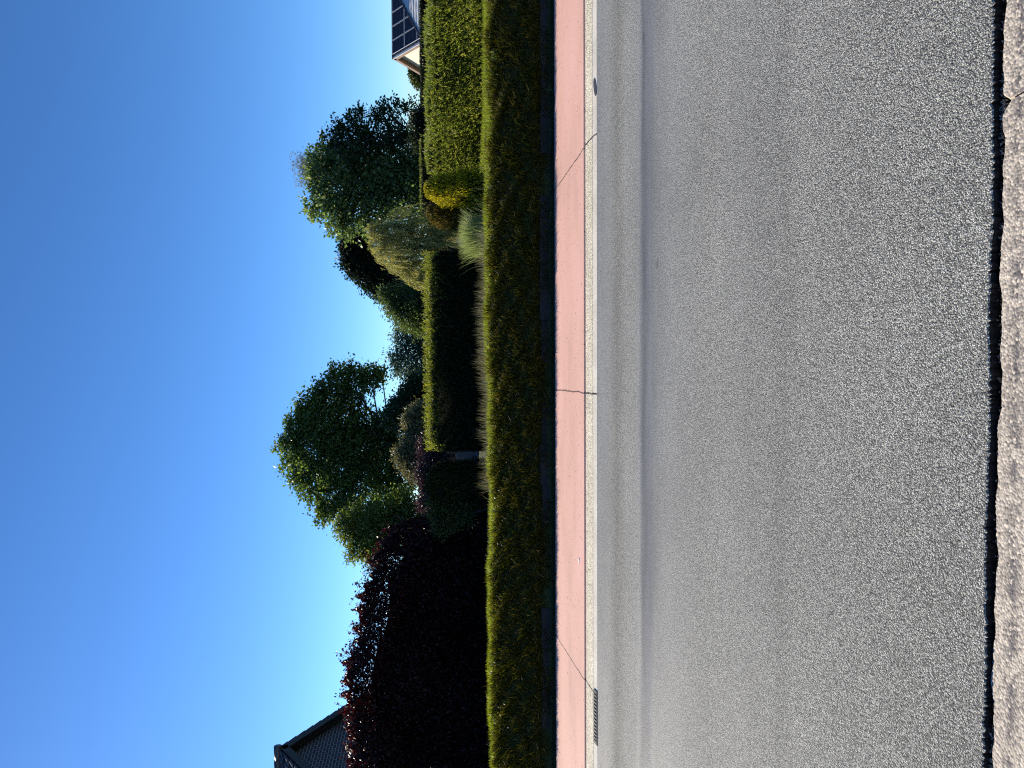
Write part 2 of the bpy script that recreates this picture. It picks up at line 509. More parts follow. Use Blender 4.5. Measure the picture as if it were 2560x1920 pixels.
# ------------------------------------------------------------------ grass
def blades(name, base, h, w, lean, mat, parent=None, rnd=None, curl=0.5):
    N = len(base)
    h = np.broadcast_to(h, (N,))[:, None]; w = np.broadcast_to(w, (N,))[:, None]
    a = rng.random(N) * 2 * math.pi
    s = np.stack([np.cos(a), np.sin(a), np.zeros(N)], 1)
    ln = lean + rng.normal(size=(N, 3)) * np.array([.35, .35, 0])
    ln[:, 2] = 0
    up_ = np.array([0, 0, 1.0])
    p0 = base
    p1 = base + h * (.55 * up_ + .25 * ln)
    p2 = base + h * ((.95 - .25 * curl * np.linalg.norm(ln, axis=1)[:, None]) * up_ + (.4 + curl) * ln)
    v = np.stack([p0 - s * w * .5, p0 + s * w * .5, p1 + s * w * .42, p1 - s * w * .42, p2 + s * w * .08, p2 - s * w * .08], 1).reshape(-1, 3)
    i = np.arange(N)[:, None] * 6
    f = np.concatenate([i + np.array([0, 1, 2, 3]), i + np.array([3, 2, 4, 5])], 0)
    r = rng.random(N) if rnd is None else rnd
    return link_mesh(name, v, f, mat, parent, rnd=np.concatenate([r, r]))

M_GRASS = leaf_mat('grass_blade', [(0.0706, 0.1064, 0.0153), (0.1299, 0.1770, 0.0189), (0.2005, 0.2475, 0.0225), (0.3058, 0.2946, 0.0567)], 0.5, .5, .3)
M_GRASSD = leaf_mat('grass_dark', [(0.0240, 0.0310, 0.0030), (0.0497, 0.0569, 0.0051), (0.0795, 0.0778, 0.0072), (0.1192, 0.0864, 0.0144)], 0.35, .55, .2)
M_STRAW = leaf_mat('straw', [(.10, .115, .05), (.22, .225, .12), (.38, .36, .24)], .3, .6, .3, tcol=(1.3, 1.1, .8))
XB = 6.2
def scatter(n, y0, y1, pw=1.0):
    x = (rng.random(n) * 2 - 1) * XB * (.92 + .08)
    y = y0 + (y1 - y0) * rng.random(n) ** pw
    return np.stack([x, y, bank_z(x, y) - .01], 1)
# shaded slope
b = scatter(110000, 9.2, 9.95)
def patch(p):
    x, y = p[:, 0], p[:, 1]
    return .5 + .25 * np.sin(x * 9 + 3 * np.sin(y * 11)) + .25 * np.sin(x * 23 + y * 31 + 2 * np.sin(x * 5))
b = b[rng.random(len(b)) < .15 + .85 * patch(b) ** 1.5]
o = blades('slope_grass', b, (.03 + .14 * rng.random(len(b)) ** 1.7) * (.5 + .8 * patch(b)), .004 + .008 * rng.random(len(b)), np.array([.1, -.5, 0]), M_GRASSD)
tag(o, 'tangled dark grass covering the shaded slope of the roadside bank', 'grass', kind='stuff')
# lit crest
b = scatter(120000, 9.82, 11.9, 1.5); b = b[(b[:, 1] < 10.75) | (b[:, 0] > -1.6)]
o = blades('crest_grass', b, .025 + .075 * rng.random(len(b)) ** 2, .004 + .004 * rng.random(len(b)), np.array([.05, -.15, 0]), M_GRASS)
tag(o, 'short sunlit yellow green grass along the top of the bank', 'grass', kind='stuff')
n = 50000
b = np.column_stack([rng.uniform(-1.2, 9, n), rng.uniform(11.6, 17.5, n), np.zeros(n)]); b[:, 2] = bank_z(b[:, 0], b[:, 1]) - .01
o = blades('lawn', b, .03 + .05 * rng.random(n), .012, np.array([.05, -.1, 0]), M_GRASS)
tag(o, 'rough grass behind the bank running up to the garden hedges', 'grass', kind='stuff')
# tall flowering grass in front of the clipped hedges
n = 3600
yp = np.concatenate([rng.normal(850, 150, n // 2), rng.uniform(520, 1230, n - n // 2)])
dd = rng.uniform(10.3, 11.3, n)
b = np.array([at(1200, q, d_) for q, d_ in zip(yp, dd)]); b[:, 2] = bank_z(b[:, 0], b[:, 1]) - .01
o = blades('flowering_grass', b, (.08 + .21 * rng.random(n) ** 1.5) * (.85 + .16 * np.sin(yp * .03) * np.sin(yp * .071)), .0032, np.array([.1, 0, 0]), M_STRAW, curl=.1)
tag(o, 'tall thin straw coloured flowering grass on the bank in front of the dark hedge', 'grass', kind='stuff')
# moss strip beside the path
M_MOSS = leaf_mat('moss', [(.006, .016, .008), (.012, .030, .014), (.02, .04, .016)], .2, .7, .2)
b = scatter(22000, 8.975, 9.19)
e = scatter(14000, 8.915, 8.98); e = e[rng.random(len(e)) < .02 + .98 * (np.sin(e[:, 0] * 4.3 + np.sin(e[:, 0] * 11)) + .6 * np.sin(e[:, 0] * 17) > .75 + (8.97 - e[:, 1]) * 14) + .9 * (e[:, 1] > 8.943)]; e[:, 2] = .061  # moss tufts, plus a dense band darkening the path's shaded edge
b = np.concatenate([b, e])
o = blades('moss_strip', b, .012 + .028 * rng.random(len(b)) ** 2, .006, np.array([0, -.3, 0]), M_MOSS)
tag(o, 'dark mossy strip between the red path and the bank', 'moss', kind='stuff')
n = 7000
b = scatter(n, 9.16, 9.27); b = b[rng.random(n) < .1 + .9 * (np.sin(b[:, 0] * 2.7) * np.sin(b[:, 0] * 6.1 + 1) > -.15)]
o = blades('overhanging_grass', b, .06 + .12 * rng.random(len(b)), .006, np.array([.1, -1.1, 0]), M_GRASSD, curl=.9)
tag(o, 'dark grass hanging over the low retaining edge', 'grass', kind='stuff')
# broad leaves among the slope grass
n = 9000
c = scatter(n, 9.25, 9.95); c[:, 2] += .03 + .05 * rng.random(n); c[:, 1] -= .03
M_WEED = leaf_mat('bank_weed', [(0.0330, 0.0428, 0.0047), (0.0635, 0.0743, 0.0079), (0.0907, 0.0825, 0.0094), (0.1270, 0.0743, 0.0144)], 0.4, .5, .3)
o = leaves('creeping_weed', c, rng.normal(size=(n, 3)) + [0, -.4, .3], rand_dirs(n) + [0, -.5, .8], .03 + .035 * rng.random(n), .012 + .014 * rng.random(n), M_WEED, None)
tag(o, 'low creeping leaves mixed into the grass of the shaded slope', 'weeds', kind='stuff')

# low retaining edge with woven diamond pattern
def fabric():
    t = NT('woven_fabric'); P = t.coord(); xyz = t.sep(P)
    a = t.math('ADD', t.math('MULTIPLY', xyz[0], 1.0), t.math('MULTIPLY', xyz[2], 1.2))
    b_ = t.math('SUBTRACT', t.math('MULTIPLY', xyz[0], 1.0), t.math('MULTIPLY', xyz[2], 1.2))
    fa = t.math('ABSOLUTE', t.math('SUBTRACT', t.math('FRACT', t.math('MULTIPLY', a, 18.0)), .5))
    fb = t.math('ABSOLUTE', t.math('SUBTRACT', t.math('FRACT', t.math('MULTIPLY', b_, 18.0)), .5))
    m = t.math('LESS_THAN', t.math('MINIMUM', fa, fb), .09)
    n = t.noise(P, 3, 4)
    c = t.mix(t.math('MULTIPLY', m, .9), (.030, .030, .033), (.008, .008, .009))
    c = t.mix(t.ramp(n, [(.45, 0.0), (.6, .9)]), c, (.012, .014, .010))
    t.base(c); t.rough(.8)
    return t.m
M_FAB = fabric()
ed = empty('retaining_edge', (0, 9.155, .04), 'dark low retaining edge with a diamond mesh pattern at the foot of the bank', 'edging')
for i in range(26):
    if i in (3, 7, 8, 12, 17, 22): continue
    x0 = -6.5 + i * .5
    q = MB()
    q.obox((x0, 9.155 + random.uniform(-.008, .008), .04), (.497, 0, 0), (0, .025, 0), (0, .035, .165 - .03 * random.random()))
    q.build('board', M_FAB, ed)

# weeds one can point at
def weed(label, x, y, depth, n, L, W, h, mat, spread=.6, zb=None, name='weed'):
    p = at(x, y, depth)
    p[2] = bank_z(p[0], p[1]) if zb is None else zb
    r = empty(name, p, label, 'weed', 'weeds on the roadside bank')
    a = rng.random(n) * 2 * math.pi
    el = rng.random(n) * 1.0 + .2
    d = np.stack([np.cos(a) * np.cos(el), np.sin(a) * np.cos(el), np.sin(el)], 1)
    k = rng.random(n) ** .6
    c = p + d * k[:, None] * h * np.array([spread, spread, 1])
    nn = rand_dirs(n) + [0, 0, 1]
    leaves('foliage', c, d + rng.normal(size=d.shape) * .4, nn, L * (.6 + .6 * rng.random(n)), W * (.6 + .6 * rng.random(n)), mat, r)
    s = MB()
    for q in range(6):
        e = c[q * max(1, n // 7)]
        s.tube([p - [0, 0, .02], (p + e) / 2 + [0, 0, .02], e], [.003, .002, .001], 4)
    s.build('stem', M_WEED2, r)
M_WEED2 = leaf_mat('fresh_weed', [(.05, .075, .02), (.09, .13, .04), (.15, .18, .08)], .45, .5, .4)
weed('pale leafy weed near the crest of the bank below the yellow conifers', 1262, 470, 9.78, 60, .05, .02, .12, M_WEED2)
weed('tall feathery weed on the bank below the sunlit hedge', 1258, 140, 9.72, 55, .09, .015, .16, M_WEED2, .5)
weed('spiky tuft at the path edge below the sunlit hedge', 1386, 222, 9.02, 40, .05, .008, .10, M_WEED2, .5)
weed('small leafy tuft at the path edge below the weeping tree', 1384, 535, 9.02, 36, .03, .014, .08, M_WEED2, .6)
weed('thin branching weed sticking out of the crest before the copper beech', 1215, 1735, 9.95, 26, .03, .006, .14, M_WEED2, .4)
weed('broad leaved weed low on the slope beneath the thuja', 1285, 1345, 9.55, 30, .05, .016, .10, M_WEED, .7)
weed('reddish dock weed in mid slope below the clipped dark hedge', 1318, 1010, 9.5, 40, .05, .015, .10, leaf_mat('dock', [(.05, .02, .01), (.09, .035, .015), (.06, .05, .01)], .3), .8)

# ------------------------------------------------------------------ hedges
M_CORE = plain('hedge_core', (.010, .013, .006), .95, .05, .3, 5)  # solid core added inside hedges and conifers to block light
def hedge(name, label, P0, P1, thick, z0, z1, mat, N, L, W, shoots=0, smat=None, sl=.15, bulge=.06, rag=.05, group='clipped garden hedges', roundz=.1, droop=0., upw=.7, taper=0.0, gaps=0.0):
    """hedge from P0 to P1 (the face towards the road), thickness away from it"""
    P0 = np.array([P0[0], P0[1]]); P1 = np.array([P1[0], P1[1]])
    t = unit(P1 - P0); nrm = np.array([t[1], -t[0]])
    if nrm[1] > 0: nrm = -nrm
    Ln = np.linalg.norm(P1 - P0)
    r = empty(name, (*(P0 + P1) / 2 - nrm * thick / 2, z0), label, 'hedge', group)
    H = z1 - z0
    def surf(n):
        A = [Ln * H, Ln * thick * .8, thick * H, thick * H]
        k = rng.choice(4, n, p=np.array(A) / sum(A))
        s_, q, g = rng.random(n) * Ln, rng.random(n) * H, rng.random(n) * thick
        s_ = np.where(k == 2, 0, np.where(k == 3, Ln, s_)); q = np.where(k == 1, H, q); g = np.where(k == 0, 0, g)
        nv = np.zeros((n, 3))
        nv[k == 0, :2] = nrm; nv[k == 1, 2] = 1; nv[k == 2, :2] = -t; nv[k == 3, :2] = t
        # rounded shoulders
        sh = np.clip((q - (H - roundz)) / roundz, 0, 1)
        g = np.where(k == 0, g + roundz * .6 * sh ** 2, g)
        e = np.minimum(s_, Ln - s_); se = np.clip(1 - e / (roundz * 1.5), 0, 1)
        q = q - roundz * .9 * se ** 2 * (q / H)
        g = g + roundz * se ** 2 * (k == 0) + taper * q / H
        bl = bulge * np.sin(s_ * 2.3 + 1) * np.sin(q * 3 + s_) + rng.normal(size=n) * rag
        xy = P0 + t * s_[:, None] - nrm * (g - bl * (k != 1))[:, None]
        z = z0 + q + (k == 1) * (rng.normal(size=n) * rag * .7 + bulge * .35 * np.sin(s_ * 5))
        return np.column_stack([xy, z]), nv
    c, nv = surf(N)
    if gaps:
        w_ = c @ np.array([[13.1, 29.0], [9.7, -22.0], [17.3, 31.0]])
        q_ = np.sin(w_[:, 0] + 2.2 * np.sin(c[:, 2] * 9)) + np.sin(w_[:, 1] + 1.7 * np.sin(c[:, 0] * 6)) + .5 * np.sin(c @ np.array([3.1, 2.2, 4.5]))
        keep = rng.random(N) > np.clip((q_ - .35) * .9, 0, 1) * gaps
        c, nv = c[keep], nv[keep]; N = len(c)
    d = nv * .8 + rng.normal(size=c.shape) * .55 + np.array([0, 0, upw])
    nn = nv + rng.normal(size=c.shape) * .8
    k = .6 + .8 * rng.random(N)
    ins = .07
    cb = MB()
    q0 = P0 + t * ins - nrm * ins; q1 = P1 - t * ins - nrm * ins
    tp = taper
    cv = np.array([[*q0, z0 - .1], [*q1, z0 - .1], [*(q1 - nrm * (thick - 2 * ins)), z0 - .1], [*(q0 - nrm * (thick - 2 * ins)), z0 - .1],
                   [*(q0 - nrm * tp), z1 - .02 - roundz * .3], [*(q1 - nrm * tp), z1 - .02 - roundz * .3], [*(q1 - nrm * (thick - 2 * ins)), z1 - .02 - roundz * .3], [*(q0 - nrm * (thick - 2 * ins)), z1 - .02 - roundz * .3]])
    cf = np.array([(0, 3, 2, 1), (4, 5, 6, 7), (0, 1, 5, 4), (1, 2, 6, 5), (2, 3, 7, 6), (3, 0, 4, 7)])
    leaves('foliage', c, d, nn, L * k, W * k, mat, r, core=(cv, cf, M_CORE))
    if shoots:
        s_ = rng.random(shoots) * Ln; g = rng.random(shoots) ** 1.5 * thick * .7
        xy = P0 + t * s_[:, None] - nrm * (g)[:, None]
        hh = sl * (.4 + .8 * rng.random(shoots))
        z = z1 - .22 * rng.random(shoots) ** 1.6 * (g < .12) + .02
        m = 9
        c0 = np.column_stack([xy, z])
        ax = unit(np.column_stack([nrm[0] * .35 + rng.normal(size=shoots) * .35 + .25, nrm[1] * .35 + rng.normal(size=shoots) * .25, np.ones(shoots)]))
        tt = np.linspace(-.3, 1, m)
        cc = (c0[:, None] + ax[:, None] * (tt[None, :, None] * hh[:, None, None])).reshape(-1, 3)
        dd_ = (np.repeat(ax, m, 0) + rng.normal(size=cc.shape) * .6)
        cc += rng.normal(size=cc.shape) * .012
        leaves('young_shoots', cc, dd_, rand_dirs(len(cc)), .05, .014, smat or mat, r)
    return r

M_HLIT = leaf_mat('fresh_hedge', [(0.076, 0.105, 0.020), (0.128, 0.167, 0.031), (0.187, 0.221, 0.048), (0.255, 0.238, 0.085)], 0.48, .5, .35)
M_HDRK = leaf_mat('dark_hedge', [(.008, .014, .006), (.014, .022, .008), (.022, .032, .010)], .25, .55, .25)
M_SHOOT = leaf_mat('hedge_shoot', [(0.102, 0.128, 0.017), (0.170, 0.196, 0.025), (0.221, 0.221, 0.051)], 0.5, .5, .3)
# sunlit hedge running away from the road
pa, pb = at(1100, -130, 11.5), at(1100, 445, 15.4)
hedge('garden_hedge', 'sunlit yellow green hedge running back from the road below the solar panel house', pb, pa, .8, .3, 1.44, M_HLIT, 110000, .060, .017, gaps=.97, rag=.05, bulge=.09, roundz=.12)
# dark clipped hedge facing the road
pa, pb = at(1100, 1128, 13.6), at(1100, 628, 13.4)
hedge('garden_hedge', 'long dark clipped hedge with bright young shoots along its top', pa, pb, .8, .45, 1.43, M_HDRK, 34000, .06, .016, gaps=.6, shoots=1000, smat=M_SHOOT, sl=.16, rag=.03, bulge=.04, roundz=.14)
# far flat hedges
pa, pb = at(1062, 268, 24), at(1062, -60, 24)
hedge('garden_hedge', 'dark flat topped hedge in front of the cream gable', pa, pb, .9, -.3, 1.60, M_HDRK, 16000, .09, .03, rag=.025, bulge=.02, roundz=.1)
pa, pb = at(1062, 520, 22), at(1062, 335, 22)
hedge('garden_hedge', 'dark hedge with a thin sunlit top edge below the broad tree', pa, pb, .9, -.2, 1.60, M_HDRK, 12000, .08, .026, shoots=260, smat=M_HLIT, sl=.06, rag=.02, bulge=.015, roundz=.05)  # sunlit top line put into the colour: lighter leaves on the dark hedge

def dome(name, label, cat, x, y, rpx, top, depth, zb, mat, N, L, W, shaggy=.03, power=1.0, group=None, layers=0):
    """upright rounded conifer: centre row y, half width rpx, top at pixel column `top`"""
    b = at(top, y, depth); zt = b[2]; R = rpx * pxm(depth)
    base = np.array([b[0], depth, zb])
    r = empty(name, base, label, cat, group)
    h = rng.random(N) ** .8; a = rng.random(N) * 2 * math.pi
    prof = np.sqrt(np.clip(1 - h ** (2 * power), 0.0, 1)) * (.9 + .1 * np.minimum(1, h * 4))
    wob = 1 + .10 * np.sin(a * 5 + h * 9) + .06 * np.sin(a * 11 - h * 17)
    if layers: wob += .10 * np.sin(h * layers * 6.28 + a * 2)
    rr = R * prof * wob + rng.normal(size=N) * shaggy
    c = base + np.column_stack([rr * np.cos(a), rr * np.sin(a), h * (zt - zb)])
    out = np.column_stack([np.cos(a), np.sin(a), .5 * h])
    leaves('foliage', c, out * .6 + [0, 0, .8] + rng.normal(size=c.shape) * .35, out + rng.normal(size=c.shape) * .5, L * (.6 + .8 * rng.random(N)), W * (.6 + .8 * rng.random(N)), mat, r)
    k = 10; hs_ = [0, .3, .6, .8, .93]
    m = MB(); ring = []
    for q in hs_:
        for j in range(k):
            t = 2 * math.pi * j / k; p_ = max(.05, math.sqrt(1 - q ** (2 * power))) * R * .82
            ring.append(base + [p_ * math.cos(t), p_ * math.sin(t), q * (zt - zb)])
    f = [(i * k + j, i * k + (j + 1) % k, (i + 1) * k + (j + 1) % k, (i + 1) * k + j) for i in range(4) for j in range(k)] + [tuple(range(4 * k, 5 * k))]
    m.add(ring, f); m.build('branches', M_CORE, r)  # solid dark core added to block light, not modelled branches
    return r
M_GOLD = leaf_mat('golden_conifer', [(.05, .055, .007), (.14, .125, .01), (.30, .27, .012), (.46, .40, .016), (.62, .54, .02)], 0.35, .5, .3)
M_OLIVEC = leaf_mat('bronze_conifer', [(0.049, 0.056, 0.011), (0.098, 0.098, 0.017), (0.140, 0.098, 0.021), (0.168, 0.084, 0.021)], .3, .5, .3)
dome('golden_conifer', 'golden yellow dwarf conifer beside the end of the sunlit hedge', 'conifer', 0, 472, 42, 1062, 12.9, .4, M_GOLD, 9000, .06, .014, .03, 1.3, 'dwarf garden conifers', 3)
dome('bronze_conifer', 'olive green dwarf conifer with bronze tips left of the golden one', 'conifer', 0, 534, 42, 1068, 13.4, .4, M_OLIVEC, 9000, .06, .014, .03, 1.3, 'dwarf garden conifers', 3)
M_THUJA = leaf_mat('thuja', [(0.0120, 0.0192, 0.0050), (0.0216, 0.0312, 0.0070), (0.0360, 0.0432, 0.0090)], .3, .5, .25)
dome('thuja', 'dark green thuja column between the clipped hedge and the copper beech', 'conifer', 0, 1212, 56, 1066, 13.8, .45, M_THUJA, 14000, .07, .014, .025, 2.0)
# pale fountain grass
p = at(1190, 592, 11.5); p[2] = bank_z(p[0], p[1]) - .02
r = empty('ornamental_grass', p, 'pale green fountain grass clump right of the dark clipped hedge', 'ornamental grass')
n = 2600
b = p + np.column_stack([rng.normal(size=n) * .10, rng.normal(size=n) * .1, np.zeros(n)])
ln = np.column_stack([(b[:, 0] - p[0]) * .9, (b[:, 1] - p[1]) * 1.0, np.zeros(n)])
M_PALE = leaf_mat('pale_grass', [(0.1680, 0.2184, 0.0840), (0.2688, 0.3192, 0.1344), (0.4032, 0.4368, 0.2184)], .45, .5, .3, tcol=(1.3, 1.3, .8))
blades('foliage', b, .2 + .36 * rng.random(n) ** .8, .007, ln, M_PALE, r, curl=.25)

# ------------------------------------------------------------------ copper beech hedge
M_COPPER = leaf_mat('copper_leaf', [(0.006, 0.003, 0.005), (0.013, 0.005, 0.006), (0.022, 0.007, 0.008), (0.040, 0.010, 0.010)], 0.3, .45, .25, tcol=(3.8, .95, .8))
M_BARK = plain('bark', (.035, .03, .024), .9, .2, .35, 14, .01)
def beech():
    D = 14.6
    top = [(1960, 868), (1880, 868), (1800, 862), (1740, 855), (1690, 852), (1640, 862), (1580, 885), (1520, 888), (1460, 905), (1400, 925), (1360, 945), (1322, 960), (1300, 1015), (1280, 1070), (1262, 1130)]
    ty = np.array([q[0] for q in top][::-1], float); tx = np.array([q[1] for q in top][::-1], float)
    base = at(1215, 1640, D); base[2] = .5
    r = empty('copper_beech', base, 'large dark purple copper beech shrub filling the left side above the bank', 'shrub')
    N = 88000
    yy = 1262 + (2010 - 1262) * rng.random(N)
    tt = np.interp(yy, ty, tx)
    fr = np.where(rng.random(N) < .4, rng.random(N) ** 1.9, rng.random(N) ** .9)
    rag = 9 * np.sin(yy * .11 + 2 * np.sin(yy * .037)) + 7 * np.sin(yy * .23 + 1) + np.abs(rng.normal(size=N)) * 9
    xx = tt + 8 + (1222 - tt) * fr + rag * (1 - fr)
    # depth profile: rounded towards the top
    h = 1 - fr
    depth = D - .55 * np.sqrt(np.clip(1 - h ** 2, 0, 1)) - .25 + np.abs(rng.normal(size=N)) * .35
    depth += .22 * np.sin(yy * .021 + xx * .013) * np.cos(xx * .03)
    back = rng.random(N) < .25
    depth = np.where(back, D + rng.random(N) * .9 * np.sqrt(np.clip(1 - h ** 3, 0, 1)), depth)
    d3 = np.array([ray(a, b_) for a, b_ in zip(xx, yy)])
    c = CAM + d3 * (depth / d3[:, 1])[:, None]
    # loose leafy twigs along the outline
    tw = MB(); extra = []
    for i in range(330):
        y0 = rng.uniform(1290, 1990); x0 = np.interp(y0, ty, tx) + rng.uniform(-2, 45)
        L = rng.uniform(.10, .34) * (1.6 if rng.random() < .12 else 1)
        p0 = at(x0 + 14, y0, D + rng.uniform(-.4, .6))
        ax = unit(np.array([rng.normal() * .7 + .15, rng.normal() * .4, 1.0]))
        bend = np.array([rng.normal() * .25, 0, -.1])
        pts = [p0 + ax * L * s_ + bend * L * s_ ** 2 for s_ in (0, .5, 1)]
        tw.tube(pts, [.006, .0045, .002], 4)
        for s_ in np.arange(.05, 1.02, .055 / L * .55):
            extra.append(p0 + ax * L * s_ + bend * L * s_ ** 2 + rng.normal(size=3) * .022)
    # upright limbs inside
    for i in range(9):
        y0 = 1330 + i * 75
        p0 = at(1215, y0, D + .2); p0[2] = .45
        x1 = np.interp(y0, ty, tx) + 40
        p1 = at(x1, y0 + rng.uniform(-40, 40), D + rng.uniform(-.2, .4))
        tw.tube([p0, (p0 * .5 + p1 * .5) + rng.normal(size=3) * .06, p1], [.035, .024, .008], 6)
    tw.build('branches', M_BARK, r, True)
    c = np.concatenate([c, np.array(extra)])
    n = len(c)
    d = rng.normal(size=(n, 3)) * [.8, .6, .5] + [0, -.3, -.25]
    nn = rng.normal(size=(n, 3)) * .8 + [-.2, -.1, .8]
    k = .65 + .6 * rng.random(n)
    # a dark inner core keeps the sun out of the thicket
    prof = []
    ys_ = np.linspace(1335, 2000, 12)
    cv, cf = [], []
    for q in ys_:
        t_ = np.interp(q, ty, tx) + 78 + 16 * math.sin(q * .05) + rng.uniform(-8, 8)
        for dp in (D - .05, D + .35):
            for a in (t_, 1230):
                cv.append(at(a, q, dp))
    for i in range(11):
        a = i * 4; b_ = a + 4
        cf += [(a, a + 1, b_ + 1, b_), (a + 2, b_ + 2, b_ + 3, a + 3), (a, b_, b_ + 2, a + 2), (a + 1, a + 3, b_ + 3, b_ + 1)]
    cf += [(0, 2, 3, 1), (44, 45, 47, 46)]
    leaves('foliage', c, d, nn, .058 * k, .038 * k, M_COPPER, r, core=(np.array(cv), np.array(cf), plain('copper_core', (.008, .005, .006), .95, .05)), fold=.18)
beech()

# ------------------------------------------------------------------ shrubs
def shrub(name, label, lst, depth, mat, sprays, per, sr, L, W, cat='shrub', group=None, zb=.4, inner=.3, droop=0., upn=.5, r0=.03, flat=.7):
    bl = px_blobs(lst, depth)
    cen = np.mean([q[0] for q in bl], 0)
    base = np.array([cen[0], depth, zb])
    r = empty(name, base, label, cat, group)
    limbs(base, bl, r0, M_BARK, r, twigs=4, trunk_name='stem')
    crown('foliage', bl, mat, r, sprays, per, sr, L, W, flat, inner, droop, upn)
    return r
M_OLIVE = leaf_mat('olive_leaf', [(0.065, 0.072, 0.033), (0.117, 0.124, 0.058), (0.208, 0.202, 0.111), (0.286, 0.260, 0.156)], .3, .5, .4, tcol=(1.3, 1.2, .7))
M_PURP = leaf_mat('purple_leaf', [(.012, .008, .012), (.03, .018, .022), (.07, .05, .05), (.14, .10, .095)], .25, .45, .5, tcol=(1.6, .9, .9))
M_PRIV = leaf_mat('privet_leaf', [(.014, .024, .007), (.03, .045, .010), (.06, .08, .016), (.12, .14, .03)], .35, .45, .4)
shrub('shrub', 'pale olive shrub catching the sun above the end of the clipped hedge', [(1012, 1142, 24), (1032, 1165, 26), (1040, 1118, 30), (1030, 1055, 20), (1042, 1085, 24), (1060, 1140, 26), (1050, 1030, 18)], 19, M_OLIVE, 1500, 14, .10, .07, .035, group='garden shrubs')
shrub('shrub', 'dusky purple shrub over the gap between the dark hedge and the thuja', [(1072, 1120, 26), (1062, 1185, 24), (1072, 1222, 20), (1100, 1140, 30), (1085, 1250, 18), (1062, 1260, 16)], 17, M_PURP, 1100, 13, .08, .05, .025, group='garden shrubs')
shrub('shrub', 'leafy privet shrub with bright tips at the right edge of the copper beech', [(1090, 1275, 26), (1120, 1262, 30), (1150, 1280, 35), (1140, 1235, 22), (1180, 1250, 26), (1110, 1310, 30)], 13.6, M_PRIV, 900, 12, .06, .045, .02, group='garden shrubs')
shrub('shrub', 'round dark shrub at the foot of the broad tree beside the sunlit hedge', [(1052, 298, 25), (1062, 325, 24), (1050, 350, 24), (1085, 305, 24), (1070, 300, 26)], 24, leaf_mat('laurel', [(.012, .020, .008), (.022, .034, .012), (.04, .055, .02)], .3, .45, .4), 900, 12, .1, .08, .045, group='garden shrubs')
shrub('shrub', 'small dark bush peeping out behind the rear roof edge of the cream gable', [(1040, 190, 12), (1050, 203, 14), (1030, 180, 7)], 66, M_PRIV, 260, 10, .2, .2, .12, group='garden shrubs', zb=-1.2)

# ------------------------------------------------------------------ trees
def tree(name, label, lst, depth, mat, sprays, per, sr, L, W, zb, r0=.14, inner=.4, droop=0., upn=.5, flat=.55, base_y=None, twigs=6, ysq=.9, group='trees behind the gardens', jit=.6):
    bl = px_blobs(lst, depth, ysq, jit)
    cen = np.mean([q[0] for q in bl], 0)
    bx = cen[0] if base_y is None else at(1100, base_y, depth)[0]
    base = np.array([bx, depth, zb])
    r = empty(name, base, label, 'tree', group)
    limbs(base, bl, r0, M_BARK, r, twigs=twigs)
    crown('crown', bl, mat, r, sprays, per, sr, L, W, flat, inner, droop, upn)
    return r

M_OAK = leaf_mat('oak_leaf', [(0.0282, 0.0528, 0.0185), (0.0564, 0.0968, 0.0272), (0.0963, 0.1496, 0.0384), (0.1502, 0.2059, 0.0612)], 0.45, .42, .4)
M_MAPLE = leaf_mat('maple_leaf', [(0.0386, 0.0665, 0.0299), (0.0754, 0.1225, 0.0494), (0.1398, 0.2004, 0.0793), (0.2153, 0.2783, 0.1222)], 0.45, .42, .45)
M_DKLEAF = leaf_mat('dark_leaf', [(0.0162, 0.0308, 0.0165), (0.0297, 0.0561, 0.0231), (0.0486, 0.0825, 0.0308)], .3, .45, .35)
M_LIGHT = leaf_mat('light_leaf', [(0.0432, 0.0639, 0.0182), (0.0864, 0.1200, 0.0286), (0.1376, 0.1761, 0.0416), (0.1872, 0.2244, 0.0702)], 0.48, .45, .35)
M_WEEP = leaf_mat('willow_leaf', [(0.1305, 0.1372, 0.0484), (0.2445, 0.2506, 0.0858), (0.3765, 0.3668, 0.1320), (0.4920, 0.4424, 0.1925)], 0.45, .5, .4, tcol=(1.3, 1.3, .7))
M_BLUE = leaf_mat('blue_leaf', [(0.035, 0.062, 0.043), (0.069, 0.108, 0.078), (0.117, 0.166, 0.127)], .35, .5, .4, tcol=(1.2, 1.4, 1.0))
M_BIRCH = leaf_mat('birch_leaf', [(0.105, 0.098, 0.060), (0.165, 0.150, 0.090), (0.225, 0.210, 0.120)], 0.45, .5, .3, tcol=(1.2, 1.1, .7))

tree('oak_tree', 'tall round topped green tree standing left of the low gap in the skyline', [
    (728, 1112, 34), (742, 1165, 36), (750, 1065, 34), (775, 1015, 34), (800, 985, 24), (780, 1125, 55), (775, 1200, 42), (805, 1060, 55), (830, 1010, 40),
    (845, 950, 34), (862, 925, 18), (890, 948, 34), (925, 945, 28), (952, 938, 18), (880, 1000, 28), (838, 1160, 65), (825, 1235, 50), (850, 1100, 60), (815, 1282, 28),
    (905, 1060, 50), (900, 1125, 55), (905, 1200, 55), (955, 1100, 45), (950, 1165, 45), (870, 1262, 36), (965, 1225, 40), (975, 1060, 32), (1000, 1140, 40), (1010, 1210, 35)],
    30, M_OAK, 3000, 18, .15, .12, .075, 0.0, .15, inner=.5, base_y=1110, twigs=7)
tree('round_tree', 'small dark tree below the right limb of the tall round topped tree', [
    (1000, 1028, 30), (1025, 995, 34), (1045, 965, 28), (1030, 1060, 36), (1060, 1020, 36), (975, 1045, 18), (1065, 980, 30)], 27, M_DKLEAF, 1300, 14, .14, .10, .06, .0, .10)
